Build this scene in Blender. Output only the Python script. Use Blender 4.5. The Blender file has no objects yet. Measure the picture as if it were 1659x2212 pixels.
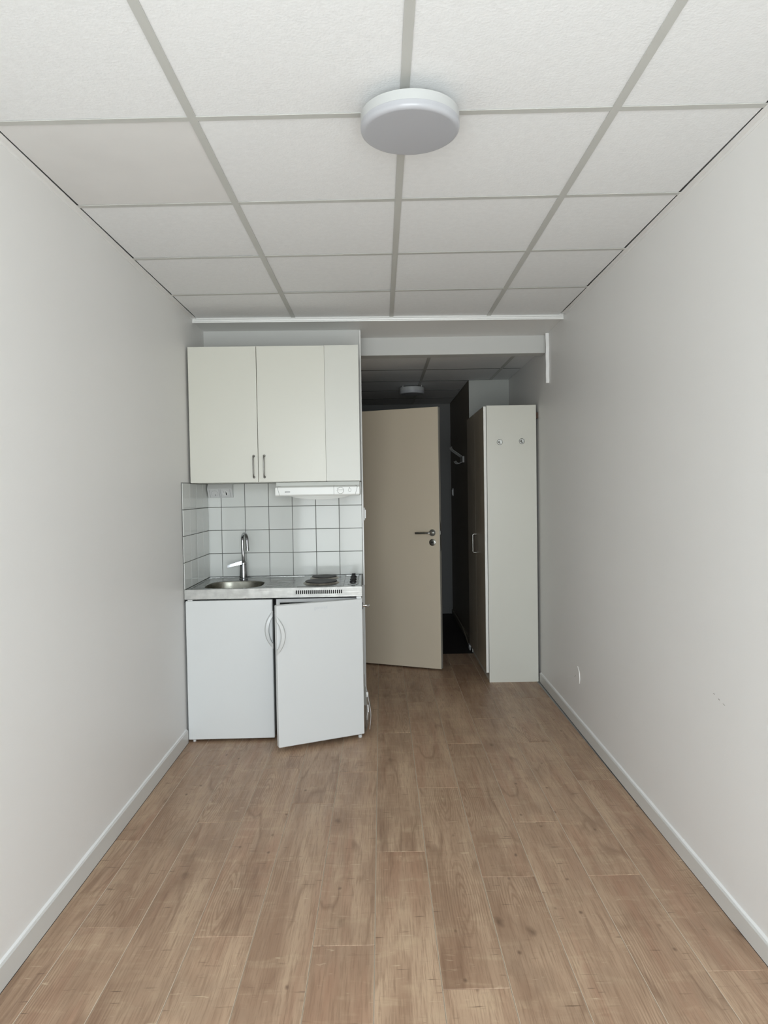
import bpy, bmesh, math, random
from mathutils import Vector, Matrix

random.seed(7)
scene = bpy.context.scene
COL = scene.collection

# ------------------------------------------------------------------ camera
HC = 1.4162
PITCH, YAW, ROLL = -0.0295, -0.0036, -0.0163
cam_data = bpy.data.cameras.new('camera')
cam_data.sensor_fit = 'HORIZONTAL'
cam_data.sensor_width = 36.0
cam_data.lens = 36.0 * 1546.84 / 1659.0
cam_data.clip_start = 0.05
cam = bpy.data.objects.new('camera', cam_data)
COL.objects.link(cam)
fwd = Vector((-math.sin(YAW) * math.cos(PITCH), math.cos(YAW) * math.cos(PITCH), math.sin(PITCH)))
right = Vector((math.cos(YAW), math.sin(YAW), 0))
up = right.cross(fwd)
r2 = right * math.cos(ROLL) + up * math.sin(ROLL)
u2 = -right * math.sin(ROLL) + up * math.cos(ROLL)
M = Matrix((r2, u2, -fwd)).transposed().to_4x4()
M.translation = Vector((0, 0, HC))
cam.matrix_world = M
scene.camera = cam

# ------------------------------------------------------------------ world, light, exposure
WORLD_STRENGTH = 7.6
EXPOSURE = 0.85
world = bpy.data.worlds.new('world')
scene.world = world
world.use_nodes = True
wn = world.node_tree.nodes
wl = world.node_tree.links
wn.clear()
w_out = wn.new('ShaderNodeOutputWorld')
w_bg = wn.new('ShaderNodeBackground')
w_tc = wn.new('ShaderNodeTexCoord')
w_sep = wn.new('ShaderNodeSeparateXYZ')
w_ramp = wn.new('ShaderNodeValToRGB')
w_map = wn.new('ShaderNodeMapRange')
w_map.inputs['From Min'].default_value = -1
w_map.inputs['From Max'].default_value = 1
wl.new(w_tc.outputs['Generated'], w_sep.inputs[0])
wl.new(w_sep.outputs['Z'], w_map.inputs['Value'])
wl.new(w_map.outputs[0], w_ramp.inputs[0])
w_ramp.color_ramp.elements[0].position = 0.47
w_ramp.color_ramp.elements[0].color = (0.86, 0.875, 0.90, 1)
w_ramp.color_ramp.elements[1].position = 0.56
w_ramp.color_ramp.elements[1].color = (0.92, 0.97, 1.05, 1)
wl.new(w_ramp.outputs[0], w_bg.inputs['Color'])
w_bg.inputs['Strength'].default_value = WORLD_STRENGTH
wl.new(w_bg.outputs[0], w_out.inputs['Surface'])

YB = -0.75                       # inner face of the window wall behind the camera
WIN = (-0.95, 0.95, 0.30, 2.34)    # window opening x0 x1 z0 z1
portal_data = bpy.data.lights.new('window_portal', 'AREA')
portal_data.shape = 'RECTANGLE'
portal_data.size = WIN[1] - WIN[0]
portal_data.size_y = WIN[3] - WIN[2]
portal_data.cycles.is_portal = True
portal = bpy.data.objects.new('window_portal', portal_data)
portal.location = ((WIN[0] + WIN[1]) / 2, YB - 0.16, (WIN[2] + WIN[3]) / 2)
portal.rotation_euler = (math.radians(90), 0, 0)
COL.objects.link(portal)

vs = scene.view_settings
vs.view_transform = 'Standard'
vs.look = 'None'
vs.gamma = 1.0
vs.use_curve_mapping = False
vs.exposure = EXPOSURE

# ------------------------------------------------------------------ materials
MATS = {}

def new_mat(name):
    m = bpy.data.materials.new(name)
    m.use_nodes = True
    MATS[name] = m
    return m, m.node_tree.nodes, m.node_tree.links, m.node_tree.nodes['Principled BSDF']

def mat(name, color, rough=0.5, metal=0.0, spec=0.5, bump=None, var=None, coat=0.0, trans=0.0, coords='Object'):
    """bump = (scale, strength, distance), var = (scale, amount)"""
    m, n, l, b = new_mat(name)
    b.inputs['Base Color'].default_value = (*color, 1)
    b.inputs['Roughness'].default_value = rough
    b.inputs['Metallic'].default_value = metal
    b.inputs['Specular IOR Level'].default_value = spec
    b.inputs['Coat Weight'].default_value = coat
    b.inputs['Transmission Weight'].default_value = trans
    tc = n.new('ShaderNodeTexCoord')
    if bump:
        nz = n.new('ShaderNodeTexNoise')
        nz.inputs['Scale'].default_value = bump[0]
        nz.inputs['Detail'].default_value = 4
        bp = n.new('ShaderNodeBump')
        bp.inputs['Strength'].default_value = bump[1]
        bp.inputs['Distance'].default_value = bump[2]
        l.new(tc.outputs[coords], nz.inputs['Vector'])
        l.new(nz.outputs['Fac'], bp.inputs['Height'])
        l.new(bp.outputs[0], b.inputs['Normal'])
    if var:
        nz = n.new('ShaderNodeTexNoise')
        nz.inputs['Scale'].default_value = var[0]
        nz.inputs['Detail'].default_value = 5
        rp = n.new('ShaderNodeValToRGB')
        a = var[1]
        rp.color_ramp.elements[0].position = 0.3
        rp.color_ramp.elements[1].position = 0.7
        rp.color_ramp.elements[0].color = tuple(max(0, c * (1 - a)) for c in color) + (1,)
        rp.color_ramp.elements[1].color = tuple(min(1, c * (1 + a)) for c in color) + (1,)
        l.new(tc.outputs[coords], nz.inputs['Vector'])
        l.new(nz.outputs['Fac'], rp.inputs[0])
        l.new(rp.outputs[0], b.inputs['Base Color'])
    return m

mat('wall_paint', (0.85, 0.84, 0.822), 0.45, bump=(160, 0.12, 0.002), var=(1.1, 0.012))
mat('trim_paint', (0.68, 0.675, 0.65), 0.38, bump=(60, 0.05, 0.002))
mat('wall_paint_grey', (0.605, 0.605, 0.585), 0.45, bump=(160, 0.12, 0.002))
mat('bulkhead_shaded', (0.42, 0.43, 0.405), 0.45, bump=(160, 0.12, 0.002))  # dim light of the hall put into the bulkhead colour
mat('trim_white', (0.84, 0.84, 0.82), 0.3)
mat('caulk', (0.88, 0.88, 0.87), 0.5, bump=(40, 0.4, 0.004))
mat('slab', (0.5, 0.5, 0.48), 0.8)
mat('grid_grey', (0.55, 0.55, 0.52), 0.4)
mat('grid_dark', (0.20, 0.20, 0.19), 0.6)
mat('ceiling_tile', (0.85, 0.855, 0.855), 0.85, spec=0.2, bump=(140, 0.35, 0.003), var=(45, 0.02))
mat('ceiling_tile_smooth', (0.76, 0.75, 0.735), 0.7, spec=0.2, bump=(30, 0.05, 0.003), var=(4, 0.03))
mat('laminate_cabinet', (0.68, 0.675, 0.605), 0.32, bump=(300, 0.03, 0.001))
mat('laminate_panel', (0.655, 0.655, 0.60), 0.34, bump=(300, 0.03, 0.001))
mat('laminate_wardrobe', (0.70, 0.69, 0.62), 0.30, bump=(300, 0.03, 0.001))
mat('laminate_edge', (0.82, 0.81, 0.77), 0.35)
mat('door_beige', (0.66, 0.57, 0.44), 0.42, bump=(250, 0.04, 0.001))
mat('door_edge', (0.42, 0.40, 0.35), 0.4)
mat('enamel', (0.735, 0.75, 0.745), 0.28, bump=(220, 0.04, 0.001))
mat('fridge_side', (0.80, 0.80, 0.79), 0.12)
mat('fridge_plastic', (0.69, 0.70, 0.69), 0.3)
mat('fridge_gasket', (0.33, 0.35, 0.36), 0.6)
mat('lettering_grey', (0.66, 0.68, 0.69), 0.4)
mat('hood_white', (0.84, 0.85, 0.82), 0.3)
mat('hood_grey', (0.70, 0.71, 0.68), 0.45)
mat('line_grey', (0.28, 0.28, 0.27), 0.5)
mat('plastic_grey', (0.74, 0.745, 0.74), 0.4)
mat('plastic_white', (0.85, 0.85, 0.83), 0.35)
mat('black', (0.012, 0.012, 0.013), 0.4)
mat('cast_iron', (0.035, 0.034, 0.033), 0.55, bump=(400, 0.1, 0.001))
mat('scorched_steel', (0.45, 0.42, 0.37), 0.38, metal=1.0, var=(30, 0.35))
mat('dark_gap', (0.02, 0.02, 0.02), 0.9)
mat('chrome', (0.50, 0.51, 0.52), 0.08, metal=1.0)
mat('satin_steel', (0.40, 0.40, 0.38), 0.3, metal=1.0)
mat('chrome_bright', (0.85, 0.85, 0.84), 0.12, metal=1.0)
mat('chrome_dark', (0.30, 0.305, 0.31), 0.10, metal=1.0)
mat('pewter', (0.24, 0.235, 0.22), 0.35, metal=1.0)
mat('grout', (0.17, 0.17, 0.16), 0.85, bump=(200, 0.2, 0.001))
mat('wall_tile', (0.715, 0.73, 0.70), 0.07, spec=0.22)
mat('lamp_body', (0.50, 0.51, 0.505), 0.35)
mat('lamp_diffuser', (0.43, 0.435, 0.46), 0.30)
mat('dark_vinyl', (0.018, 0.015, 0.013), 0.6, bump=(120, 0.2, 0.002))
mat('hall_paint_shaded', (0.22, 0.19, 0.15), 0.5)  # deep shade of the hall put into the wall colour
mat('wardrobe_door_shaded', (0.42, 0.36, 0.28), 0.30)  # door colour darkened to stand for the hall shade
mat('end_wall_shaded', (0.16, 0.16, 0.155), 0.5)  # shade at the far end put into the wall colour
mat('plank_edge', (0.62, 0.51, 0.39), 0.5)
mat('rack_grey', (0.40, 0.40, 0.39), 0.4)
mat('cable_beige', (0.27, 0.24, 0.18), 0.5)
mat('shim_wood', (0.07, 0.035, 0.02), 0.6, var=(20, 0.25))
mat('paint_flake', (0.90, 0.88, 0.85), 0.5)
mat('scuff', (0.30, 0.27, 0.24), 0.7)

def steel_mat(name, color, rough, scale):
    m, n, l, b = new_mat(name)
    b.inputs['Metallic'].default_value = 1.0
    tc = n.new('ShaderNodeTexCoord')
    mp = n.new('ShaderNodeMapping')
    mp.inputs['Scale'].default_value = scale
    nz = n.new('ShaderNodeTexNoise')
    nz.inputs['Scale'].default_value = 1.0
    nz.inputs['Detail'].default_value = 6
    l.new(tc.outputs['Object'], mp.inputs[0])
    l.new(mp.outputs[0], nz.inputs['Vector'])
    r = n.new('ShaderNodeMapRange')
    r.inputs['From Min'].default_value = 0.3
    r.inputs['From Max'].default_value = 0.7
    r.inputs['To Min'].default_value = rough - 0.06
    r.inputs['To Max'].default_value = rough + 0.10
    l.new(nz.outputs['Fac'], r.inputs[0])
    l.new(r.outputs[0], b.inputs['Roughness'])
    nz2 = n.new('ShaderNodeTexNoise')
    nz2.inputs['Scale'].default_value = 22
    nz2.inputs['Detail'].default_value = 6
    l.new(tc.outputs['Object'], nz2.inputs['Vector'])
    rp = n.new('ShaderNodeValToRGB')
    rp.color_ramp.elements[0].position = 0.35
    rp.color_ramp.elements[1].position = 0.65
    rp.color_ramp.elements[0].color = tuple(c * 0.86 for c in color) + (1,)
    rp.color_ramp.elements[1].color = tuple(min(1, c * 1.08) for c in color) + (1,)
    l.new(nz2.outputs['Fac'], rp.inputs[0])
    l.new(rp.outputs[0], b.inputs['Base Color'])
    return m

steel_mat('stainless', (0.27, 0.275, 0.265), 0.22, (6, 120, 40))
steel_mat('stainless_front', (0.42, 0.415, 0.395), 0.46, (8, 40, 160))
steel_mat('stainless_bowl', (0.23, 0.225, 0.19), 0.30, (20, 20, 60))

def glass_thin(name, tint, fac_gloss):
    m = bpy.data.materials.new(name)
    m.use_nodes = True
    MATS[name] = m
    n, l = m.node_tree.nodes, m.node_tree.links
    n.clear()
    o = n.new('ShaderNodeOutputMaterial')
    tr = n.new('ShaderNodeBsdfTransparent')
    tr.inputs[0].default_value = (*tint, 1)
    gl = n.new('ShaderNodeBsdfGlossy')
    gl.inputs['Roughness'].default_value = 0.08
    fr = n.new('ShaderNodeFresnel')
    fr.inputs['IOR'].default_value = fac_gloss
    mx = n.new('ShaderNodeMixShader')
    l.new(fr.outputs[0], mx.inputs[0])
    l.new(tr.outputs[0], mx.inputs[1])
    l.new(gl.outputs[0], mx.inputs[2])
    l.new(mx.outputs[0], o.inputs[0])
    return m

glass_thin('window_glass', (0.96, 0.98, 0.97), 1.45)
def film_mat(name):
    m = bpy.data.materials.new(name)
    m.use_nodes = True
    MATS[name] = m
    n, l = m.node_tree.nodes, m.node_tree.links
    n.clear()
    o = n.new('ShaderNodeOutputMaterial')
    tr = n.new('ShaderNodeBsdfTransparent')
    tr.inputs[0].default_value = (0.93, 0.93, 0.91, 1)
    df_ = n.new('ShaderNodeBsdfDiffuse')
    df_.inputs[0].default_value = (0.62, 0.61, 0.57, 1)
    gl = n.new('ShaderNodeBsdfGlossy')
    gl.inputs['Roughness'].default_value = 0.18
    m1 = n.new('ShaderNodeMixShader'); m1.inputs[0].default_value = 0.22
    m2 = n.new('ShaderNodeMixShader'); m2.inputs[0].default_value = 0.07
    l.new(tr.outputs[0], m1.inputs[1]); l.new(df_.outputs[0], m1.inputs[2])
    l.new(m1.outputs[0], m2.inputs[1]); l.new(gl.outputs[0], m2.inputs[2])
    l.new(m2.outputs[0], o.inputs[0])
film_mat('clear_plastic')

def wood_mat():
    m, n, l, b = new_mat('oak_laminate')
    tc = n.new('ShaderNodeTexCoord')
    oi = n.new('ShaderNodeObjectInfo')
    off = n.new('ShaderNodeVectorMath'); off.operation = 'SCALE'
    comb = n.new('ShaderNodeCombineXYZ')
    comb.inputs[0].default_value = 7.3; comb.inputs[1].default_value = 31.7; comb.inputs[2].default_value = 13.1
    l.new(comb.outputs[0], off.inputs[0])
    l.new(oi.outputs['Random'], off.inputs['Scale'])
    add = n.new('ShaderNodeVectorMath'); add.operation = 'ADD'
    l.new(tc.outputs['Object'], add.inputs[0])
    l.new(off.outputs[0], add.inputs[1])

    def mapped(scale):
        mp = n.new('ShaderNodeMapping')
        mp.inputs['Scale'].default_value = scale
        l.new(add.outputs[0], mp.inputs[0])
        return mp.outputs[0]

    def noise(scale, detail, rough=0.55, dist=0.0):
        z = n.new('ShaderNodeTexNoise')
        z.inputs['Scale'].default_value = 1.0
        z.inputs['Detail'].default_value = detail
        z.inputs['Roughness'].default_value = rough
        z.inputs['Distortion'].default_value = dist
        l.new(mapped(scale), z.inputs['Vector'])
        return z.outputs['Fac']

    def rng(v, a, bb, c=0.0, d=1.0):
        r = n.new('ShaderNodeMapRange')
        r.inputs['From Min'].default_value = a; r.inputs['From Max'].default_value = bb
        r.inputs['To Min'].default_value = c; r.inputs['To Max'].default_value = d
        l.new(v, r.inputs[0])
        return r.outputs[0]

    def mix(fac, A, B, mode='MIX'):
        x = n.new('ShaderNodeMix'); x.data_type = 'RGBA'; x.blend_type = mode
        if isinstance(fac, float): x.inputs[0].default_value = fac
        else: l.new(fac, x.inputs[0])
        for i, v in ((6, A), (7, B)):
            if isinstance(v, tuple): x.inputs[i].default_value = (*v, 1)
            else: l.new(v, x.inputs[i])
        return x.outputs[2]

    base = mix(rng(noise((9, 1.1, 1), 4, 0.6, 0.5), 0.33, 0.67), (0.365, 0.230, 0.148), (0.565, 0.400, 0.270))
    # pinkish heartwood streaks
    base = mix(rng(noise((11, 0.8, 1), 2, 0.5, 0.8), 0.54, 0.70, 0, 0.55), base, (0.375, 0.205, 0.130))
    # pale transverse figure
    base = mix(rng(noise((5, 16, 1), 3, 0.6, 0.6), 0.54, 0.78, 0, 0.50), base, (0.62, 0.47, 0.31))
    # greyish dull patches
    base = mix(rng(noise((4, 3.0, 1), 3, 0.6, 0.5), 0.52, 0.72, 0, 0.40), base, (0.33, 0.235, 0.16))
    # fine pores
    base = mix(rng(noise((230, 8, 1), 4, 0.65, 0.4), 0.48, 0.66, 0, 0.52), base, (0.235, 0.140, 0.085))
    # cathedral rings round a warped centre line
    wv = n.new('ShaderNodeTexWave')
    wv.wave_type = 'RINGS'; wv.rings_direction = 'Z'
    wv.inputs['Scale'].default_value = 17.0
    wv.inputs['Distortion'].default_value = 3.5
    wv.inputs['Detail'].default_value = 2.5
    wv.inputs['Detail Scale'].default_value = 1.6
    fr_ = n.new('ShaderNodeVectorMath'); fr_.operation = 'FRACTION'
    l.new(mapped((2.6, 1.15, 0)), fr_.inputs[0])
    sb = n.new('ShaderNodeVectorMath'); sb.operation = 'SUBTRACT'
    sb.inputs[1].default_value = (0.5, 0.5, 0)
    l.new(fr_.outputs[0], sb.inputs[0])
    sq = n.new('ShaderNodeMapping'); sq.inputs['Scale'].default_value = (0.85, 0.22, 1)
    l.new(sb.outputs[0], sq.inputs[0])
    l.new(sq.outputs[0], wv.inputs['Vector'])
    ln = n.new('ShaderNodeVectorMath'); ln.operation = 'LENGTH'
    l.new(sb.outputs[0], ln.inputs[0])
    ringmask = rng(ln.outputs['Value'], 0.46, 0.16, 0, 1)
    gate = rng(noise((2.6, 1.15, 1), 0), 0.44, 0.58)
    mul = n.new('ShaderNodeMath'); mul.operation = 'MULTIPLY'
    mul2 = n.new('ShaderNodeMath'); mul2.operation = 'MULTIPLY'
    l.new(rng(wv.outputs['Fac'], 0.45, 0.95, 0, 0.50), mul.inputs[0]); l.new(ringmask, mul.inputs[1])
    l.new(mul.outputs[0], mul2.inputs[0]); l.new(gate, mul2.inputs[1])
    base = mix(mul2.outputs[0], base, (0.25, 0.145, 0.085))
    # dark wandering heart line, broken up along its length
    hl = noise((6, 0.9, 1), 3, 0.5, 0.4)
    ab = n.new('ShaderNodeMath'); ab.operation = 'SUBTRACT'; ab.inputs[1].default_value = 0.5
    l.new(hl, ab.inputs[0])
    ab2 = n.new('ShaderNodeMath'); ab2.operation = 'ABSOLUTE'
    l.new(ab.outputs[0], ab2.inputs[0])
    hm = n.new('ShaderNodeMath'); hm.operation = 'MULTIPLY'
    l.new(rng(ab2.outputs[0], 0.0, 0.03, 0.5, 0.0), hm.inputs[0])
    l.new(rng(noise((2, 3.5, 1), 2), 0.45, 0.6), hm.inputs[1])
    base = mix(hm.outputs[0], base, (0.20, 0.11, 0.065))
    # knots, of several sizes, with a soft brown halo
    warp = n.new('ShaderNodeTexNoise'); warp.inputs['Scale'].default_value = 14.0
    l.new(add.outputs[0], warp.inputs['Vector'])
    for sc_, r0, r1, amt, colr in (((4.6, 2.4, 1), 0.05, 0.30, 0.40, (0.24, 0.14, 0.085)), ((4.6, 2.4, 1), 0.010, 0.075, 0.70, (0.13, 0.075, 0.045)), ((11, 7.0, 1), 0.02, 0.085, 0.75, (0.12, 0.065, 0.04))):
        vo = n.new('ShaderNodeTexVoronoi')
        vo.inputs['Scale'].default_value = 1.0
        wm = n.new('ShaderNodeMix'); wm.data_type = 'VECTOR'; wm.inputs[0].default_value = 0.12
        l.new(mapped(sc_), wm.inputs[4]); l.new(warp.outputs['Color'], wm.inputs[5])
        l.new(wm.outputs[1], vo.inputs['Vector'])
        base = mix(rng(vo.outputs['Distance'], r0, r1, amt, 0.0), base, colr)
    # small dark transverse checks and pale flecks
    base = mix(rng(noise((12, 110, 1), 2, 0.4, 0.2), 0.69, 0.78, 0, 0.75), base, (0.13, 0.075, 0.045))
    base = mix(rng(noise((16, 90, 3), 2, 0.4, 0.6), 0.70, 0.80, 0, 0.55), base, (0.72, 0.58, 0.40))
    # plank-to-plank tint
    hs = n.new('ShaderNodeHueSaturation')
    l.new(base, hs.inputs['Color'])
    l.new(rng(oi.outputs['Random'], 0, 1, 0.92, 1.02), hs.inputs['Value'])
    hs.inputs['Saturation'].default_value = 1.0
    l.new(hs.outputs[0], b.inputs['Base Color'])
    l.new(rng(noise((60, 6, 1), 3), 0.3, 0.7, 0.36, 0.50), b.inputs['Roughness'])
    bp = n.new('ShaderNodeBump')
    bp.inputs['Strength'].default_value = 0.12
    bp.inputs['Distance'].default_value = 0.001
    l.new(noise((260, 7, 1), 3), bp.inputs['Height'])
    l.new(bp.outputs[0], b.inputs['Normal'])
    b.inputs['Specular IOR Level'].default_value = 0.45
wood_mat()

# ------------------------------------------------------------------ mesh helpers
class B:
    def __init__(s):
        s.bm = bmesh.new()

    def _bev(s, edges, w, seg):
        if w > 0:
            bmesh.ops.bevel(s.bm, geom=edges, offset=w, segments=seg, affect='EDGES', profile=0.5)

    def box(s, x0, x1, y0, y1, z0, z1, bev=0.0, seg=2):
        r = bmesh.ops.create_cube(s.bm, size=1.0)
        vv = r['verts']
        for v in vv:
            v.co = Vector(((x0 + x1) / 2 + v.co.x * (x1 - x0), (y0 + y1) / 2 + v.co.y * (y1 - y0), (z0 + z1) / 2 + v.co.z * (z1 - z0)))
        if bev > 0:
            s._bev(list({e for v in vv for e in v.link_edges}), bev, seg)
        return s

    def prism(s, poly, z0, z1, bev=0.0, seg=2):
        """poly: list of (x, y) counter-clockwise"""
        a = [s.bm.verts.new((p[0], p[1], z0)) for p in poly]
        b = [s.bm.verts.new((p[0], p[1], z1)) for p in poly]
        n = len(poly)
        fs = [s.bm.faces.new(a[::-1]), s.bm.faces.new(b)]
        for i in range(n):
            j = (i + 1) % n
            fs.append(s.bm.faces.new((a[i], a[j], b[j], b[i])))
        bmesh.ops.recalc_face_normals(s.bm, faces=fs)
        if bev > 0:
            s._bev(list({e for f in fs for e in f.edges}), bev, seg)
        return s

    def sweep_x(s, prof, x0, x1, bev=0.0, seg=2):
        """prof: list of (y, z); extruded along x"""
        a = [s.bm.verts.new((x0, p[0], p[1])) for p in prof]
        b = [s.bm.verts.new((x1, p[0], p[1])) for p in prof]
        n = len(prof)
        fs = [s.bm.faces.new(a), s.bm.faces.new(b[::-1])]
        for i in range(n):
            j = (i + 1) % n
            fs.append(s.bm.faces.new((a[j], a[i], b[i], b[j])))
        bmesh.ops.recalc_face_normals(s.bm, faces=fs)
        if bev > 0:
            s._bev(list({e for f in fs for e in f.edges}), bev, seg)
        return s

    def loops(s, rings, cap0=True, cap1=True, closed=True):
        """skin a list of rings (lists of points)"""
        vr = [[s.bm.verts.new(p) for p in r] for r in rings]
        n = len(vr[0])
        fs = []
        for a, b in zip(vr[:-1], vr[1:]):
            for i in range(n if closed else n - 1):
                j = (i + 1) % n
                fs.append(s.bm.faces.new((a[i], a[j], b[j], b[i])))
        if cap0: fs.append(s.bm.faces.new(vr[0][::-1]))
        if cap1: fs.append(s.bm.faces.new(vr[-1]))
        bmesh.ops.recalc_face_normals(s.bm, faces=fs)
        return s

    def lathe(s, prof, c=(0, 0, 0), axis='Z', n=40, caps=True):
        """prof: list of (radius, height) along axis"""
        rings = []
        for r, h in prof:
            ring = []
            for i in range(n):
                t = 2 * math.pi * i / n
                a, b = r * math.cos(t), r * math.sin(t)
                p = {'Z': (a, b, h), 'Y': (a, h, b), 'X': (h, a, b)}[axis]
                ring.append((c[0] + p[0], c[1] + p[1], c[2] + p[2]))
            rings.append(ring)
        return s.loops(rings, caps, caps)

    def tube(s, pts, r, n=12, caps=True):
        pts = [Vector(p) for p in pts]
        rings = []
        prev = None
        for i, p in enumerate(pts):
            d = (pts[min(i + 1, len(pts) - 1)] - pts[max(i - 1, 0)]).normalized()
            if prev is None:
                ref = Vector((0, 0, 1)) if abs(d.z) < 0.9 else Vector((1, 0, 0))
                u = d.cross(ref).normalized()
            else:
                u = (prev - d * prev.dot(d)).normalized()
            prev = u
            v = d.cross(u)
            rr = r[i] if isinstance(r, (list, tuple)) else r
            rings.append([p + (u * math.cos(2 * math.pi * k / n) + v * math.sin(2 * math.pi * k / n)) * rr for k in range(n)])
        return s.loops(rings, caps, caps)

def obj(name, b, m, parent=None, loc=None, rotz=0.0, smooth=True):
    me = bpy.data.meshes.new(name)
    b.bm.to_mesh(me)
    b.bm.free()
    me.materials.append(MATS[m])
    if smooth:
        me.shade_smooth()
        me.set_sharp_from_angle(angle=math.radians(35))
    o = bpy.data.objects.new(name, me)
    COL.objects.link(o)
    if smooth:
        wn_ = o.modifiers.new('weighted_normals', 'WEIGHTED_NORMAL')
        wn_.keep_sharp = True
        wn_.weight = 80
    if parent is not None: o.parent = parent
    if loc is not None: o.location = loc
    if rotz: o.rotation_euler = (0, 0, rotz)
    return o

def inst(name, src, parent, loc=(0, 0, 0), rot=(0, 0, 0)):
    o = src.copy()
    o.name = name
    COL.objects.link(o)
    o.parent = parent
    o.location = loc
    o.rotation_euler = rot
    return o

def tag(o, label, cat, group=None, kind=None):
    o['label'] = label
    o['category'] = cat
    if group: o['group'] = group
    if kind: o['kind'] = kind
    return o

def thing(name, label, cat, loc=(0, 0, 0), rotz=0.0, group=None, kind=None):
    o = bpy.data.objects.new(name, None)
    o.empty_display_size = 0.1
    COL.objects.link(o)
    o.location = loc
    o.rotation_euler = (0, 0, rotz)
    return tag(o, label, cat, group, kind)

def structure(o, label=None, cat=None):
    o['kind'] = 'structure'
    if label: o['label'] = label
    if cat: o['category'] = cat
    return o

def smooth_path(pts, sub=6):
    P = [Vector(p) for p in pts]
    out = []
    for i in range(len(P) - 1):
        p0, p1, p2, p3 = P[max(i - 1, 0)], P[i], P[i + 1], P[min(i + 2, len(P) - 1)]
        for k in range(sub):
            t = k / sub
            out.append(0.5 * ((2 * p1) + (p2 - p0) * t + (2 * p0 - 5 * p1 + 4 * p2 - p3) * t * t + (3 * p1 - p0 - 3 * p2 + p3) * t ** 3))
    out.append(P[-1])
    return out

# ------------------------------------------------------------------ frames of reference
H = 2.4841            # ceiling of the room
HH = 2.39             # ceiling of the hall
SOF = 2.467           # soffit between trim and beam
YEND = 8.17           # end wall of the hall
def xl(y): return -1.1112 - 0.0049 * y      # left wall face
def xr(y): return 1.1088 + 0.0078 * y       # right wall face
KA = 0.023                                   # kitchen wall stands slightly askew
KO = Vector((-1.125, 4.06, 0))
def K(x, y, z=0.0):
    return Vector((KO.x + x * math.cos(KA) - y * math.sin(KA), KO.y + x * math.sin(KA) + y * math.cos(KA), z))
def kthing(name, label, cat, x, y, z=0.0, group=None):
    return thing(name, label, cat, K(x, y, z), KA, group)

# ------------------------------------------------------------------ floor and planks
fl = obj('floor', B().box(-1.4, 1.4, YB - 0.2, 6.15, -0.12, -0.0085), 'slab')
structure(fl, 'oak laminate plank floor of the room', 'floor')
PW, PL = 0.194, 1.38
joints = {-6: 2.9, -5: 2.31, -4: 3.05, -3: 2.25, -2: 3.22, -1: 2.194, 0: 2.77, 1: 1.99, 2: 2.575, 3: 3.0, 4: 2.572, 5: 3.425}
cache = {}
for c, j0 in joints.items():
    x0 = -0.043 + PW * c
    x1 = x0 + PW
    xa, xb = max(x0, -1.155), min(x1, 1.17)
    y = j0
    while y > YB: y -= PL
    while y < 6.15:
        ya, yb = max(y, YB), min(y + PL, 6.15)
        y += PL
        if yb - ya < 0.03: continue
        g = 0.0004
        key = (round(xb - xa, 4), round(yb - ya, 4))
        if key not in cache:
            w, d = key
            o = obj('plank', B().box(g, w - g, g, d - g, -0.008, 0.0, 0.0016, 1), 'oak_laminate', fl, (xa, ya, 0), smooth=False)
            o.data.materials.append(MATS['plank_edge'])
            for f_ in o.data.polygons:
                if 0.1 < f_.normal.z < 0.95 and abs(f_.normal.x) > .5: f_.material_index = 1
            cache[key] = o
        else:
            inst('plank', cache[key], fl, (xa, ya, 0))
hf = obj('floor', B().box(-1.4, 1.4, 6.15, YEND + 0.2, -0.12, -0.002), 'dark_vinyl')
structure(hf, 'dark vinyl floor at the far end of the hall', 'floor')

# ------------------------------------------------------------------ walls
def wall(name, poly, z0, z1, m='wall_paint', label=None):
    o = obj(name, B().prism(poly, z0, z1), m, smooth=False)
    return structure(o, label, 'wall')

ZT = 2.62
wl_ = wall('wall_left', [(xl(YB - .2), YB - .2), (xl(YEND + .2), YEND + .2), (-1.45, YEND + .2), (-1.45, YB - .2)], -0.008, ZT, label='long white painted wall on the left side')
wr_ = wall('wall_right', [(xr(YB - .2), YB - .2), (1.45, YB - .2), (1.45, YEND + .2), (xr(YEND + .2), YEND + .2)], -0.008, ZT, label='long white painted wall on the right side')
# partition that carries the kitchen: face at kitchen depth 0.616
p = [K(-0.02, 0.616), K(1.021, 0.616), K(1.021, 0.78), K(-0.02, 0.78)]
p[0].x = xl(p[0].y) - 0.01; p[3].x = xl(p[3].y) - 0.01
wk = wall('wall_front', [(v.x, v.y) for v in p], -0.008, ZT, 'wall_paint_grey', label='light grey partition wall behind the kitchenette')
whl = wall('wall_hall_left', [(-0.30, 5.92), (-0.30, YEND), (-0.42, YEND), (-0.42, 5.92)], -0.008, ZT, 'hall_paint_shaded', label='left wall of the dark hall')
whl2 = wall('wall_hall_near', [(-0.30, 4.86), (-0.30, 5.06), (-0.42, 5.06), (-0.42, 4.84)], -0.008, ZT, 'hall_paint_shaded', label='short left wall of the hall before the door opening')
whl3 = wall('wall_hall_lintel', [(-0.30, 5.06), (-0.30, 5.92), (-0.42, 5.92), (-0.42, 5.06)], 2.09, ZT, 'hall_paint_shaded', label='wall above the hall door opening')
wall('wall_bathroom', [(-1.3, 6.3), (-0.42, 6.3), (-0.42, 6.4), (-1.3, 6.4)], -0.008, ZT, 'hall_paint_shaded', label='wall of the dark room behind the beige door')
wall('wall_bulkhead', [(0.80, 6.43), (xr(6.43) - .001, 6.43), (xr(6.43) - .001, 6.45), (0.80, 6.45)], -0.008, ZT, 'bulkhead_shaded', label='wall face behind the top of the wardrobe, greyed for hall shade')
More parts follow.
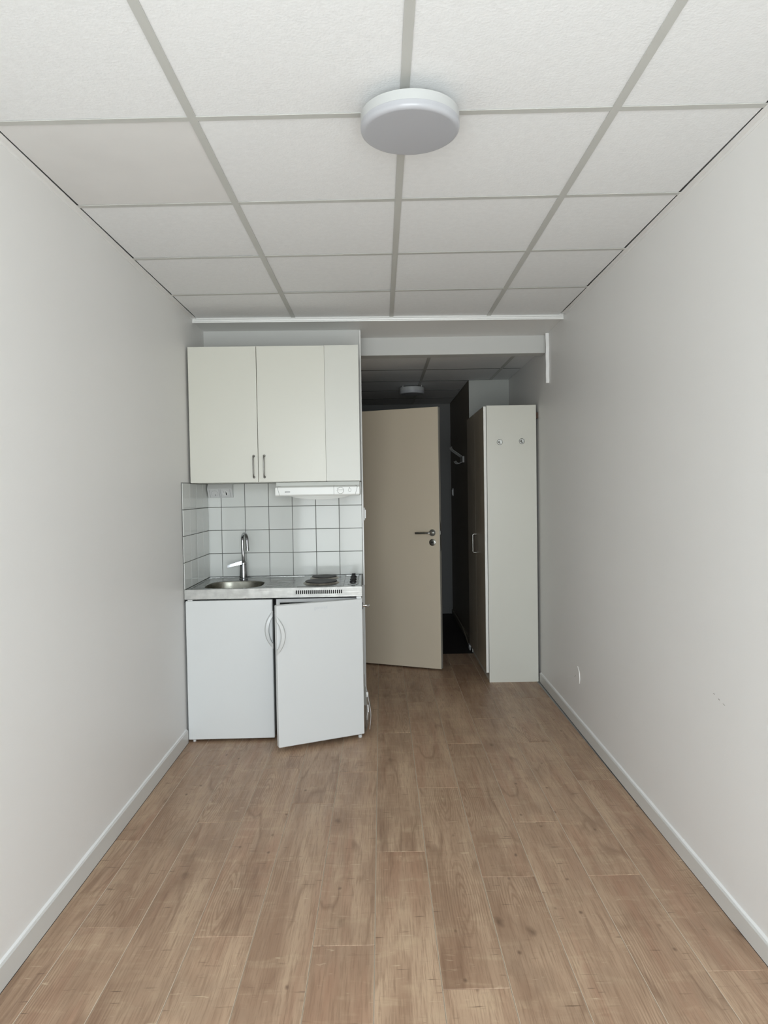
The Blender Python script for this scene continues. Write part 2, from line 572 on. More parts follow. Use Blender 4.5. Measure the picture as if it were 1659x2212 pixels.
whr = wall('wall_hall_right', [(0.80, 6.45), (xr(6.45) - .001, 6.45), (xr(YEND) - .001, YEND), (0.80, YEND)], -0.008, ZT, 'hall_paint_shaded', label='right wall of the hall behind the wardrobe')
wall('wall_end', [(-1.3, YEND), (1.3, YEND), (1.3, YEND + .15), (-1.3, YEND + .15)], -0.008, ZT, 'end_wall_shaded', 'grey wall at the end of the hall, darkened for its shade')

# window wall behind the camera, four blocks round the opening
wb = B()
x0, x1, z0, z1 = WIN
wb.box(-1.45, x0, YB - .2, YB, -0.008, ZT)
wb.box(x1, 1.45, YB - .2, YB, -0.008, ZT)
wb.box(x0, x1, YB - .2, YB, -0.008, z0)
wb.box(x0, x1, YB - .2, YB, z1, ZT)
structure(obj('wall_back', wb, 'wall_paint', smooth=False), 'white wall with the window, opposite the kitchenette', 'wall')
win = thing('window_1', 'white framed three-pane window opposite the kitchenette', 'window', (0, YB - .1, z0), kind='structure')
fr = B()
hh = z1 - z0
fr.box(x0, x0 + .05, -.035, .035, 0, hh, .004).box(x1 - .05, x1, -.035, .035, 0, hh, .004)
fr.box(x0 + .05, x1 - .05, -.035, .035, 0, .05, .004).box(x0 + .05, x1 - .05, -.035, .035, hh - .05, hh, .004)
obj('window_frame', fr, 'trim_white', win)
third = (x1 - x0 - .1) / 3
for k in (1, 2):
    xm = x0 + .05 + third * k
    obj('mullion', B().box(xm - .025, xm + .025, -.03, .03, .05, hh - .05, .004), 'trim_white', win)
for k in range(3):
    xa = x0 + .05 + third * k + (.025 if k else 0)
    xb = x0 + .05 + third * (k + 1) - (.025 if k < 2 else 0)
    obj('pane', B().box(xa, xb, -.004, .004, .05, hh - .05), 'window_glass', win, smooth=False)
obj('window_sill', B().box(x0 - .05, x1 + .05, .09, .22, -.03, 0, .006), 'trim_white', win)

# roof slab over the suspended ceilings, plenum shade put into its colour
structure(obj('ceiling_slab', B().box(-1.45, 1.45, YB - .2, YEND + .2, ZT, ZT + .1), 'dark_gap'), 'slab above the suspended ceilings, coloured dark as plenum shade', 'ceiling')

# ------------------------------------------------------------------ suspended ceiling of the room
SK = -0.0182
def cy(j, x): return 2.0656 + 0.6 * (j - 1) + SK * x
ceil = thing('ceiling', 'suspended ceiling of white mineral tiles in a grey grid', 'ceiling', (0, 0, H), kind='structure')
yt = lambda x: 4.425 + 0.0225 * x            # front face line of the end trim
runners = [0.0806 + 0.6 * i for i in (-1, 0, 1)]
for x in runners:
    obj('runner', B().box(-.0122, .0122, YB, yt(x), -.001, .0015), 'grid_grey', ceil, (x, 0, 0), smooth=False)
js = [-3, -2, -1, 0, 1, 2, 3, 4]
cols = [(xl, runners[0]), (runners[0], runners[1]), (runners[1], runners[2]), (runners[2], xr)]
def xv(c, y): return c(y) if callable(c) else c
for a, b_ in cols:
    for j in js:
        ym = cy(j, 0)
        xa = xv(a, ym) + (.012 if not callable(a) else .004)
        xb = xv(b_, ym) - (.012 if not callable(b_) else .004)
        t = B().prism([(xa, cy(j, xa) - .0115), (xb, cy(j, xb) - .0115), (xb, cy(j, xb) + .0115), (xa, cy(j, xa) + .0115)], -.0006, .0012)
        obj('cross_tee', t, 'grid_grey', ceil, smooth=False)
    bounds = [YB] + js + ['end']
    for q in range(len(bounds) - 1):
        lo, hi = bounds[q], bounds[q + 1]
        f0 = (lambda x, lo=lo: YB if lo is YB else cy(lo, x) + .0035)
        f1 = (lambda x, hi=hi: yt(x) - .004 if hi == 'end' else cy(hi, x) - .0035)
        ym = (f0(0) + f1(0)) / 2
        xa = xv(a, ym) + (.0255 if callable(a) else .006)
        xb = xv(b_, ym) - (.0265 if callable(b_) else .006)
        lift = random.choice([0, 0, .0006, .0012])
        smooth_tile = (a is xl and lo == 1)
        t = B().prism([(xa, f0(xa)), (xb, f0(xb)), (xb, f1(xb)), (xa, f1(xa))], .0022 + lift, .017, .0008, 1)
        obj('tile', t, 'ceiling_tile_smooth' if smooth_tile else 'ceiling_tile', ceil)
# wall angles, end trim
for nm, f, s, lab in (('trim_3', xl, 1, 'grey wall angle along the ceiling edge on the left wall'), ('trim_4', xr, -1, 'grey wall angle along the ceiling edge on the right wall')):
    y0, y1 = YB, 4.40
    pts = [(f(y0), y0), (f(y0) + s * .022, y0), (f(y1) + s * .022, y1), (f(y1), y1)]
    b_ = B().prism(pts, H - .001, H + .001)
    pts = [(f(y0), y0), (f(y0) + s * .0015, y0), (f(y1) + s * .0015, y1), (f(y1), y1)]
    b_.prism(pts, H - .012, H + .02)
    structure(obj(nm, b_, 'wall_paint', smooth=False), lab.replace('grey', 'white'), 'trim')
tb = B()
prof = [(0, H - .001), (0, H - .006), (-.004, H - .010), (-.002, H - .017), (-.005, H - .021), (-.004, H - .027), (.006, H - .027), (.02, SOF), (.02, H + .1), (.006, H + .1)]
a = [(xl(4.4) + .0005), (xr(4.45) - .0005)]
va = [[tb.bm.verts.new((x, yt(x) + p_[0], p_[1])) for p_ in prof] for x in a]
n_ = len(prof)
fs = [tb.bm.faces.new(va[0]), tb.bm.faces.new(va[1][::-1])]
for i in range(n_):
    k = (i + 1) % n_
    fs.append(tb.bm.faces.new((va[0][k], va[0][i], va[1][i], va[1][k])))
bmesh.ops.recalc_face_normals(tb.bm, faces=fs)
structure(obj('trim_1', tb, 'trim_white'), 'white moulded strip where the tiled ceiling ends', 'trim')
# soffit and beam
ys0 = lambda x: yt(x) + .0065
so = B().prism([(xl(4.4) + .0002, ys0(xl(4.4))), (xr(4.45) - .0002, ys0(xr(4.45))), (xr(4.98) - .0002, 4.96), (xl(4.98) + .0002, 4.96)], SOF, ZT)
structure(obj('ceiling_soffit', so, 'wall_paint', smooth=False), 'plain white soffit between the tiled ceiling and the beam', 'ceiling')
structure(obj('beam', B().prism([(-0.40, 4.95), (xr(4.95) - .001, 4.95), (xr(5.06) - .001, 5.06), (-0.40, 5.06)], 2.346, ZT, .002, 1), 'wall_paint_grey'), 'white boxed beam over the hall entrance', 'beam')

# ------------------------------------------------------------------ hall ceiling
hc = thing('ceiling', 'low suspended tile ceiling of the dark hall', 'ceiling', (0, 0, HH), kind='structure')
hr = [-0.25, 0.37, 0.99]
hj = [5.83, 6.43, 7.03, 7.63]
for x in hr[1:]:
    obj('runner', B().box(-.0122, .0122, 5.06, (YEND if x < .8 else 6.43), -.001, .0015), 'grid_grey', hc, (x, 0, 0), smooth=False)
hcols = [(-0.30, hr[1]), (hr[1], hr[2]), (hr[2], 1.158)]
for ci, (xa, xb) in enumerate(hcols):
    bounds = [5.06] + hj + [YEND]
    for q in range(len(bounds) - 1):
        if ci == 2 and q > 1: continue
        xbb = .80 if (ci == 1 and q > 1) else xb
        y0, y1 = bounds[q], bounds[q + 1]
        obj('tile', B().prism([(xa + .006, y0 + .0035), (xbb - .004, y0 + .0035), (xbb - .004, y1 - .0035), (xa + .006, y1 - .0035)], .0022, .017, .0008, 1), 'ceiling_tile', hc)
        if q < len(bounds) - 2 and not (ci == 2 and q == 1):
            obj('cross_tee', B().box(xa + .012, xbb - .012, y1 - .0115, y1 + .0115, .0012, .0022), 'grid_dark', hc, smooth=False)

# ------------------------------------------------------------------ baseboards and wall marks
def baseboard(name, f, s, y0, y1, label, top=.066):
    b_ = B()
    rows = []
    for y in (y0, y1):
        x = f(y)
        rows.append([(x, y, .002), (x + s * .012, y, .002), (x + s * .012, y, top - .004), (x + s * .009, y, top), (x, y, top + .001)])
    b_.loops(rows)
    o = structure(obj(name, b_, 'trim_paint', smooth=False), label, 'baseboard')
    k = B()
    n = 60
    rings = []
    for i in range(n + 1):
        y = y0 + (y1 - y0) * i / n
        x = f(y)
        w = .006 + .002 * random.random()
        h = .005 + .004 * random.random()
        rings.append([(x - s * .001, y, top), (x + s * w, y, top - .0005), (x + s * w * .5, y, top + h * .4), (x - s * .001, y, top + h)])
    k.loops(rings)
    obj('caulk', k, 'caulk', o)
    g = B().loops([[(f(y), y, .0), (f(y) + s * .0125, y, .0), (f(y) + s * .0125, y, .0022), (f(y), y, .0022)] for y in (y0, y1)])
    obj('floor_gap', g, 'dark_gap', o, smooth=False)
    return o
baseboard('baseboard_left', xl, 1, YB, 4.04, 'grey-white baseboard along the left wall', .075)
baseboard('baseboard_right', xr, -1, YB, 5.2, 'grey-white baseboard along the right wall, running to the wardrobe', .066)
structure(obj('baseboard_back', B().box(-0.29, .765, YEND - .012, YEND, 0, .075, .003), 'end_wall_shaded'), 'dim baseboard at the end of the hall', 'baseboard')
structure(obj('baseboard_hall', B().box(.788, .80, 6.42, YEND - .02, 0, .05, .002).box(.79, xr(6.4) - .02, 6.418, 6.43, 0, .05, .002), 'hall_paint_shaded'), 'low shade-darkened baseboard round the wall corner behind the wardrobe', 'baseboard')
# bright caulked scar where a strip met the right wall, beside the beam
rings = []
for i in range(25):
    t = i / 24
    z = 2.462 - t * .335
    y = 4.862 + .004 * math.sin(t * 17)
    w = .010 * (1 - .15 * t) * (0.15 if i == 24 else 1) * (.8 if i == 0 else 1)
    d = .021
    x = xr(y)
    rings.append([(x + .001, y - w, z), (x - d, y - w * .9, z), (x - d * .95, y, z), (x - d * .5, y + w * .8, z), (x + .001, y + w, z)])
structure(obj('trim_2', B().loops(rings), 'caulk'), 'short bright caulked strip on the right wall beside the beam', 'trim')
# peeling paint and scratches on the right wall
def scar(name, pts, r, m):
    P = smooth_path([(xr(y) - .001, y, z) for y, z in pts], 5)
    obj(name, B().tube(P, [r * (.35 + .65 * math.sin(math.pi * (i + .5) / len(P))) for i in range(len(P))], 6), m, wr_)
scar('paint_flake', [(4.185, .365), (4.150, .34), (4.140, .305), (4.150, .272)], .0035, 'paint_flake')
scar('scratch', [(4.255, .283), (4.23, .30)], .0012, 'scuff')
scar('scratch', [(2.392, .697), (2.384, .694)], .0012, 'scuff')
scar('scratch', [(2.36, .690), (2.345, .687)], .0006, 'scuff')
scar('scratch', [(2.43, .705), (2.42, .703)], .001, 'scuff')
scar('paint_flake', [(2.68, .074), (2.675, .058), (2.665, .048)], .0022, 'paint_flake')

# ------------------------------------------------------------------ tiles behind the kitchenette
gz = [0.872, 1.0245, 1.1755, 1.3265, 1.479]
gx = [0.004, 0.096, 0.2495, 0.4035, 0.557, 0.7095, 0.862, 1.012]
g = obj('grout', B().box(.0, 1.016, .611, .616, .80, 1.482), 'grout', wk, KO, KA, smooth=False)
for i in range(len(gx) - 1):
    for j in range(4):
        w = gx[i + 1] - gx[i] - .0034
        h = gz[j + 1] - gz[j] - .0034
        t = obj('tile', B().box(-w / 2, w / 2, -.0035, .0035, -h / 2, h / 2, .0016, 2), 'wall_tile', wk)
        c = K((gx[i] + gx[i + 1]) / 2, .6105, (gz[j] + gz[j + 1]) / 2)
        t.location = c
        t.rotation_euler = (random.uniform(-.004, .004), 0, KA + random.uniform(-.004, .004))
obj('edge_bead', B().box(1.0125, 1.0225, .604, .62, .80, 2.46, .002), 'trim_white', wk, KO, KA)
gy = [4.058, 4.212, 4.366, 4.520, 4.662]
ry = lambda y: math.atan2(xl(5) - xl(4), 1)
obj('grout', B().prism([(xl(4.056), 4.056), (xl(4.67), 4.67), (xl(4.67) + .004, 4.67), (xl(4.056) + .004, 4.056)], .80, 1.482), 'grout', wl_, smooth=False)
for i in range(4):
    for j in range(4):
        d = gy[i + 1] - gy[i] - .0034
        h = gz[j + 1] - gz[j] - .0034
        t = obj('tile', B().box(-.0035, .0035, -d / 2, d / 2, -h / 2, h / 2, .0016, 2), 'wall_tile', wl_)
        ym = (gy[i] + gy[i + 1]) / 2
        t.location = (xl(ym) + .0045, ym, (gz[j] + gz[j + 1]) / 2)
        t.rotation_euler = (0, random.uniform(-.003, .003), .0049 + random.uniform(-.003, .003))

# ------------------------------------------------------------------ wall cabinets
def bar_handle(parent, x, z0, z1, y=0.0):
    P = smooth_path([(x, y, z0), (x, y - .012, z0 + .001), (x, y - .024, z0 + .010), (x, y - .027, (z0 + z1) / 2), (x, y - .024, z1 - .010), (x, y - .012, z1 - .001), (x, y, z1)], 5)
    h = obj('handle', B().tube(P, .0042, 10), 'pewter', parent)
    h['label'] = 'dark pewter bow handle'
    for z in (z0, z1):
        obj('handle_foot', B().lathe([(.0075, 0), (.0075, -.003), (.005, -.006)], (x, y, z), 'Y', 16), 'pewter', parent)
    return h

CZ0, CZ1 = 1.479, 2.277
cab = kthing('wall_cabinet', 'wide cream wall cabinet with two handled doors above the sink', 'cabinet', .008, .158, CZ0)
hgt = CZ1 - CZ0
body = B()
body.box(.002, .798, .0205, .045, 0, hgt)          # front frame zone is hidden by the doors
body.box(.002, .018, .045, .452, 0, hgt).box(.782, .798, .045, .452, 0, hgt)
body.box(.018, .782, .045, .452, 0, .016).box(.018, .782, .045, .452, hgt - .016, hgt).box(.018, .782, .440, .452, .016, hgt - .016)
obj('body', body, 'laminate_cabinet', cab)
for k in (0, 1):
    d = obj('door', B().box(.0015, .3985, 0, .019, .001, hgt - .001, .0012, 2), 'laminate_cabinet', cab, (.4 * k, 0, 0))
    if k == 0: bar_handle(d, .374, .030, .154)
    else: bar_handle(d, .036, .030, .155)
cab2 = kthing('wall_cabinet', 'narrow cream wall cabinet without a handle above the range hood', 'cabinet', .808, .158, CZ0)
b2 = B()
b2.box(.002, .018, .021, .452, 0, hgt).box(.182, .198, .021, .452, 0, hgt)
b2.box(.018, .182, .021, .452, 0, .016).box(.018, .182, .021, .452, hgt - .016, hgt).box(.018, .182, .440, .452, .016, hgt - .016)
obj('body', b2, 'laminate_panel', cab2)
obj('door', B().box(-.0008, .1995, .0015, .0205, .002, hgt + .001, .0008, 2), 'laminate_panel', cab2)

# ------------------------------------------------------------------ range hood
HX, HY = .502, .172
hood = kthing('range_hood', 'slim white range hood with a dial under the narrow cabinet', 'range hood', HX, HY, 1.394)
hw = .500
prof = [(.43, .0835), (.055, .0835), (.040, .060), (.012, .0565), (.002, .050), (0, .008), (.006, .0), (.43, .0)]
obj('housing', B().sweep_x(prof, 0, hw, .0015, 2), 'hood_white', hood)
for x, s in ((.014, 1), (hw - .014, -1)):
    P = [(x + s * .014, .0368, .0595), (x + s * .002, .0105, .0568), (x, -.0002, .049), (x + s * .012, -.0006, .004)]
    obj('seam', B().tube(P, .0009, 6), 'line_grey', hood)
obj('seam', B().tube([(.347, .011, .0572), (.347, -.0002, .050), (.347, -.0006, .004)], .0008, 6), 'line_grey', hood)
# domed lamp and filter cover below
dome = []
for i in range(25):
    t = i / 24
    x = .085 + .365 * t
    dz = -.022 * (1 - (2 * t - 1) ** 2) ** .8 - .0005
    dome.append([(x, .015, .001), (x, .02, dz), (x, .30, dz), (x, .305, .001)])
obj('filter_cover', B().loops(dome), 'hood_grey', hood)
kn = obj('dial', B().lathe([(.0185, .0), (.0185, -.006), (.017, -.008)], (.387, -.0005, .029), 'Y', 32), 'hood_white', hood)
obj('dial_ring', B().lathe([(.0196, .0), (.0196, -.0015)], (.387, -.0003, .029), 'Y', 32), 'line_grey', hood)
obj('grip', B().box(.387 - .0165, .387 + .0165, -.0125, -.008, .0255, .0325, .0012), 'hood_white', kn)
obj('dial_mark', B().box(.3865 - .018, .3865 + .018, -.0095, -.0082, .0333, .0342), 'line_grey', kn)
obj('button', B().lathe([(.0085, .0), (.0085, -.004), (.007, -.005)], (.441, -.0005, .0305), 'Y', 24), 'hood_white', hood)
obj('button_ring', B().lathe([(.0096, .0), (.0096, -.0012)], (.441, -.0003, .0305), 'Y', 24), 'line_grey', hood)
obj('mark', B().box(.438, .443, -.0008, .001, .0435, .0465), 'line_grey', hood)
obj('mark', B().box(.366, .369, -.0008, .001, .0415, .0445), 'line_grey', hood)
obj('mark', B().box(.361, .3635, -.0008, .001, .028, .0305), 'line_grey', hood)
lb = obj('badge', B().box(.057, .088, -.001, .001, .0195, .029, .0005, 1), 'plastic_grey', hood)
obj('badge_print', B().box(.0575, .0875, -.0014, -.0009, .0265, .0285).box(.0575, .0875, -.0014, -.0009, .0198, .0212).box(.058, .066, -.0014, -.0009, .0232, .0246), 'line_grey', lb)

# ------------------------------------------------------------------ corner socket box
sk = kthing('socket_box', 'grey angled double socket box in the tiled corner under the cabinet', 'socket', .018, .606, 1.389)
sp = [(0, .0895), (-.030, .0895), (-.058, .058), (-.012, .0), (0, .0)]
obj('housing', B().sweep_x(sp, 0, .160, .0025, 2), 'plastic_grey', sk)
d1 = Vector((0, -.046, .058)).normalized()           # up along the slanted face
nrm = Vector((0, -.058, -.046)).normalized()
cen = Vector((0, -.035, .029))
def face_disc(x, r, depth, h, m, name, n=28):
    o = obj(name, B().lathe([(r, -.001), (r, h), (r * .93, h + depth)], (0, 0, 0), 'Z', n), m, sk)
    o.matrix_local = Matrix(((1, 0, 0, x + cen.x), (0, d1.y, nrm.y, cen.y), (0, d1.z, nrm.z, cen.z), (0, 0, 0, 1)))
    return o
for x in (.045, .115):
    pl = obj('socket_plate', B().box(-.030, .030, -.030, .030, 0, .0022, .001), 'plastic_grey', sk)
    pl.matrix_local = Matrix(((1, 0, 0, x), (0, d1.y, nrm.y, cen.y), (0, d1.z, nrm.z, cen.z), (0, 0, 0, 1)))
    for s in (-1, 1):
        obj('plate_line', B().box(s * .0305 - .0006, s * .0305 + .0006, -.031, .031, 0, .0024), 'line_grey', pl)
r1 = face_disc(.045, .0215, .001, .0026, 'plastic_grey', 'shutter')
obj('shutter_rim', B().lathe([(.0222, 0), (.0222, .0023)], n=28), 'line_grey', r1)
obj('pin_hole', B().lathe([(.0028, .002), (.0028, .0042)], (.004, -.011, 0), n=12), 'black', r1)
r2_ = face_disc(.115, .0205, .001, .0026, 'plastic_white', 'socket_well')
obj('pin_hole', B().box(.002, .008, -.013, .008, .003, .0043), 'black', r2_)
obj('pin_hole', B().box(-.012, -.006, .012, .0155, .003, .0043), 'black', r2_)
obj('pin_hole', B().box(.000, .006, .0125, .0155, .003, .0043), 'black', r2_)

# ------------------------------------------------------------------ stainless worktop
WZ = .868
wt = kthing('kitchen_worktop', 'stainless steel kitchenette worktop with sink, drainer and two hot plates', 'worktop', 0, 0, .816)
z = WZ - .816                                   # deck height in local space
def wx0(y): return -.002 + .0175 * y            # left edge follows the wall
deck = B()
sc, sa_, sb_ = (.243, .235), .170, .172
N = 64
def sup(t, a, b_, e=.62):
    c, s_ = math.cos(t), math.sin(t)
    return (math.copysign(abs(c) ** e, c) * a, math.copysign(abs(s_) ** e, s_) * b_)
xa, xb, ya, yb = .022, .46, .022, .588
def rect_ring(zz):
    out = []
    for i in range(N):
        t = 2 * math.pi * i / N
        c, s_ = math.cos(t), math.sin(t)
        k = min(((xb - sc[0]) / c) if c > 1e-9 else ((xa - sc[0]) / c if c < -1e-9 else 1e9), ((yb - sc[1]) / s_) if s_ > 1e-9 else ((ya - sc[1]) / s_ if s_ < -1e-9 else 1e9))
        out.append((sc[0] + c * k, sc[1] + s_ * k, zz))
    corners = [(xb, yb), (xa, yb), (xa, ya), (xb, ya)]
    for cx_, cy_ in corners:
        i = min(range(N), key=lambda q: (out[q][0] - cx_) ** 2 + (out[q][1] - cy_) ** 2)
        out[i] = (cx_, cy_, zz)
    return out
def sring(f, zz, e=.62): return [(sc[0] + sup(2 * math.pi * i / N, sa_ * f, sb_ * f, e)[0], sc[1] + sup(2 * math.pi * i / N, sa_ * f, sb_ * f, e)[1], zz) for i in range(N)]
deck.loops([rect_ring(z), sring(1.05, z), sring(1.0, z - .003)], False, False)
# remaining deck to the right of the bowl, rim frame raised round the edge
deck.box(.46, .984, .022, .588, z - .003, z)
rim = [(.0, .022), (.588, .612)]
e0, e1 = .0, .612
rimz = z + .004
for (x0_, x1_, y0_, y1_) in ((None, 1.006, 0, .022), (None, 1.006, .588, .612), (None, .022, .022, .588), (.984, 1.006, .022, .588)):
    if x0_ is None:
        deck.prism([(wx0(y0_), y0_), (x1_, y0_), (x1_, y1_), (wx0(y1_), y1_)], z - .004, rimz, .0015, 2)
    else:
        deck.box(x0_, x1_, y0_, y1_, z - .004, rimz, .0015, 2)
deck.box(.46, 1.003, .02, .606, .010, .0115)      # underside closing sheet beside the bowl
obj('deck', deck, 'stainless', wt)
bowl = B()
bowl.loops([sring(1.0, z - .003), sring(.985, z - .012), sring(.965, z - .045), sring(.93, z - .09), sring(.84, z - .118, .7), sring(.55, z - .126, .85), sring(.12, z - .128, 1.0)], False, False)
bo = obj('sink_bowl', bowl, 'stainless_bowl', wt)
obj('drain', B().lathe([(.026, 0), (.026, .004), (.02, .004), (.018, .001)], (sc[0], sc[1], z - .129), n=28), 'chrome', bo)
for q in range(8):
    y = .115 + q * .038
    obj('drainer_ridge', B().box(.440, .590, y - .006, y + .006, z - .002, z + .0022, .0018, 2), 'stainless', wt)
# pressed hob surround
hob = B().box(.632, .900, .045, .575, z - .002, z + .0035, .003, 3)
obj('hob_surround', hob, 'stainless', wt)
for cx_, cy_, r in ((.762, .205, .095), (.768, .445, .0775)):
    hp = obj('hot_plate', B().lathe([(r * .97, .006), (r, .009), (r, .0155), (r * .985, .0175), (r * .35, .0165), (r * .33, .0155), (.001, .0155)], (cx_, cy_, z), n=56), 'cast_iron', wt)
    obj('trim_ring', B().lathe([(r + .014, .0035), (r + .011, .0065), (r + .004, .0105), (r + .0005, .0115), (r + .0005, .0035)], (cx_, cy_, z), n=56), 'scorched_steel', hp)
ct = obj('control_plate', B().box(.922, .980, .12, .52, z - .002, z + .0045, .003, 3), 'stainless', wt)
obj('plate_shadow_line', B().box(.9855, .9885, .10, .54, z + .0002, z + .0045), 'black', wt)
for y in (.205, .325, .445):
    kb = obj('hob_knob', B().lathe([(.021, .0045), (.021, .008), (.017, .012), (.010, .0175), (.0065, .024), (.005, .028)], (.953, y, z), n=28), 'black', wt)
    obj('knob_grip', B().box(-.012, .012, -.003, .003, .012, .029, .0015), 'black', kb, (.953, y, z), random.uniform(.3, .9))
# front apron with 23 ventilation slots
ap = B()
az1 = rimz
ap.box(-.002, .628, -.002, .001, 0, az1)
ap.box(.628, .8945, -.002, .001, 0, .019)
ap.box(.628, .8945, -.002, .001, .0405, az1)
ns = 24
pitch = (.8945 - .628) / ns
for i in range(ns + 1):
    xc = .628 + pitch * i
    ap.box(xc - .0023, xc + .0023, -.002, .001, .019, .0405)
ap.box(.8945, 1.006, -.002, .001, 0, az1)
bmesh.ops.remove_doubles(ap.bm, verts=ap.bm.verts, dist=1e-5)
obj('front_apron', ap, 'stainless_front', wt, smooth=False)
obj('vent_shade_plate', B().box(.62, .90, .030, .034, .012, .046), 'dark_gap', wt)  # dark plate standing in for the shade behind the slots
obj('side_apron', B().box(1.003, 1.006, .0, .60, 0, az1), 'stainless_front', wt)

# ------------------------------------------------------------------ mixer tap
tap = kthing('mixer_tap', 'chrome single-lever mixer tap behind the sink', 'tap', .250, .498, WZ + .0005)
obj('body', B().lathe([(.029, 0), (.029, .004), (.0265, .006), (.0250, .04), (.0225, .085), (.0215, .092)], n=36), 'chrome_dark', tap)
obj('cap', B().lathe([(.0217, .092), (.0222, .102), (.019, .113), (.011, .120)], n=36), 'chrome_dark', tap)
lev = B()
lv = []
for i in range(9):
    t = i / 8
    c = Vector((-.006 - .088 * t, -.012 - .02 * t, .105 - .020 * t))
    w = .017 - .003 * t
    h = .022 - .007 * t
    lv.append([c + Vector((0, -w, -h * .4)), c + Vector((0, -w * .8, h * .6)), c + Vector((0, w * .8, h * .6)), c + Vector((0, w, -h * .4))])
lev.loops(lv)
obj('lever', lev, 'chrome_dark', tap)
path = [(0, .002, .105)]
path += [(0, .0, .15), (-.002, 0, .20), (-.002, 0, .255)]
for i in range(1, 8):
    t = math.pi * i / 7
    rr = .062
    path.append((-.002 + .024 * (1 - math.cos(t)), -rr * (1 - math.cos(t)), .255 + .036 * math.sin(t)))
path += [(.047, -.126, .225), (.048, -.127, .205)]
obj('spout', B().tube(smooth_path(path, 4), .0105, 16), 'chrome_dark', tap)
obj('aerator', B().lathe([(.0115, 0), (.0115, .018), (.0105, .020)], (.048, -.127, .190), n=24), 'chrome_dark', tap)

# ------------------------------------------------------------------ fridges
def crescent(s):
    """handle on a door edge at x=0, bulging towards +x when s=1"""
    b_ = B()
    n = 28
    rings = []
    for i in range(n + 1):
        t = -1 + 2 * i / n
        zz = .107 * t
        o = .0455 * (1 - abs(t) ** 2.2)
        u = 1 - (t / .70) ** 2
        ii = .0195 * u if u > 0 else -.0035
        ii = max(ii, -.0035)
        yf = -.004 - .024 * (1 - t * t) ** .7
        if o - ii < .002: o = ii + .002
        rings.append([(s * o, .001, zz), (s * (o - .002), yf * .55, zz), (s * (o * .65 + ii * .35), yf, zz), (s * (ii + .001), yf * .92, zz), (s * ii, yf * .2 if u > 0 else .012, zz)])
    b_.loops(rings)
    return b_

fr1 = kthing('fridge', 'white under-counter fridge with closed door below the sink', 'fridge', .004, -.013, 0)
obj('body', B().box(.004, .488, .048, .56, .030, .715, .004).box(.004, .488, .048, .062, .715, .800, .002), 'fridge_side', fr1)
obj('gasket', B().box(.008, .484, .040, .050, .035, .795), 'fridge_gasket', fr1)
d = obj('door', B().box(0, .491, 0, .040, .014, .809, .006, 3), 'enamel', fr1)
obj('handle', crescent(-1), 'fridge_plastic', d, (.491, 0, .636))
obj('hinge_cap', B().box(.012, .040, .004, .03,   .809, .8145, .001), 'fridge_plastic', fr1)
for x, y in ((.03, .075), (.46, .075), (.03, .52), (.46, .52)):
    obj('foot', B().lathe([(.016, 0), (.016, .012), (.009, .014), (.009, .032)], (x, y, 0), n=16), 'black', fr1)
obj('front_foot', B().lathe([(.009, .0), (.009, .014)], (.030, .02, 0), n=14), 'fridge_plastic', fr1)

fr2 = kthing('fridge', 'white under-counter fridge with its door ajar below the hot plates', 'fridge', .512, -.013, 0)
obj('body', B().box(.0, .016, .048, .56, .030, .803).box(.478, .494, .048, .56, .030, .803).box(.016, .478, .048, .56, .030, .046).box(.016, .478, .048, .56, .787, .803).box(.016, .478, .54, .56, .046, .787), 'fridge_side', fr2, smooth=False)
obj('liner', B().box(.016, .020, .052, .54, .046, .787).box(.474, .478, .052, .54, .046, .787).box(.020, .474, .052, .54, .046, .05).box(.020, .474, .052, .54, .783, .787).box(.020, .474, .536, .54, .05, .783), 'fridge_plastic', fr2, smooth=False)
for zz in (.25, .42, .60):
    obj('shelf', B().box(.021, .473, .09, .53, zz, zz + .006), 'fridge_plastic', fr2)
ang = math.radians(23.0)
DW = .507
d2 = obj('door', B().box(-DW, 0, 0, .040, .024, .803, .006, 3), 'enamel', fr2)
d2.location = (.497, 0, 0)
d2.rotation_euler = (0, 0, ang)
obj('gasket', B().box(-DW + .010, -.010, .040, .049, .032, .045).box(-DW + .010, -.010, .040, .049, .785, .798).box(-DW + .010, -DW + .023, .040, .049, .045, .785).box(-.023, -.010, .040, .049, .045, .785), 'fridge_gasket', d2, smooth=False)
obj('door_liner', B().box(-DW + .03, -.03, .038, .060, .06, .78, .006), 'fridge_plastic', d2)
obj('handle', crescent(1), 'fridge_plastic', d2, (-DW, 0, .640))
obj('hinge_cap', B().box(.462, .490, .004, .03, .803, .8155, .001), 'fridge_plastic', fr2)
fc = bpy.data.curves.new('lettering', 'FONT')
fc.body = 'gorenje'
fc.size = .026
fc.align_x = 'CENTER'
fc.extrude = .0006
tmp = bpy.data.objects.new('lettering_tmp', fc)
COL.objects.link(tmp)
bpy.context.view_layer.update()
me = bpy.data.meshes.new_from_object(tmp.evaluated_get(bpy.context.evaluated_depsgraph_get()))
bpy.data.objects.remove(tmp)
me.materials.append(MATS['lettering_grey'])
lt = bpy.data.objects.new('lettering', me)
COL.objects.link(lt)
lt.parent = d2
lt.location = (-DW + .255, -.0004, .766)
lt.rotation_euler = (math.radians(90), 0, 0)
for x, y in ((.03, .075), (.46, .075), (.03, .52), (.46, .52)):
    obj('foot', B().lathe([(.016, 0), (.016, .012), (.009, .014), (.009, .032)], (x, y, 0), n=16), 'black', fr2)
obj('front_foot', B().lathe([(.011, .0), (.011, .016)], (.470, .02, 0), n=14), 'fridge_plastic', fr2)

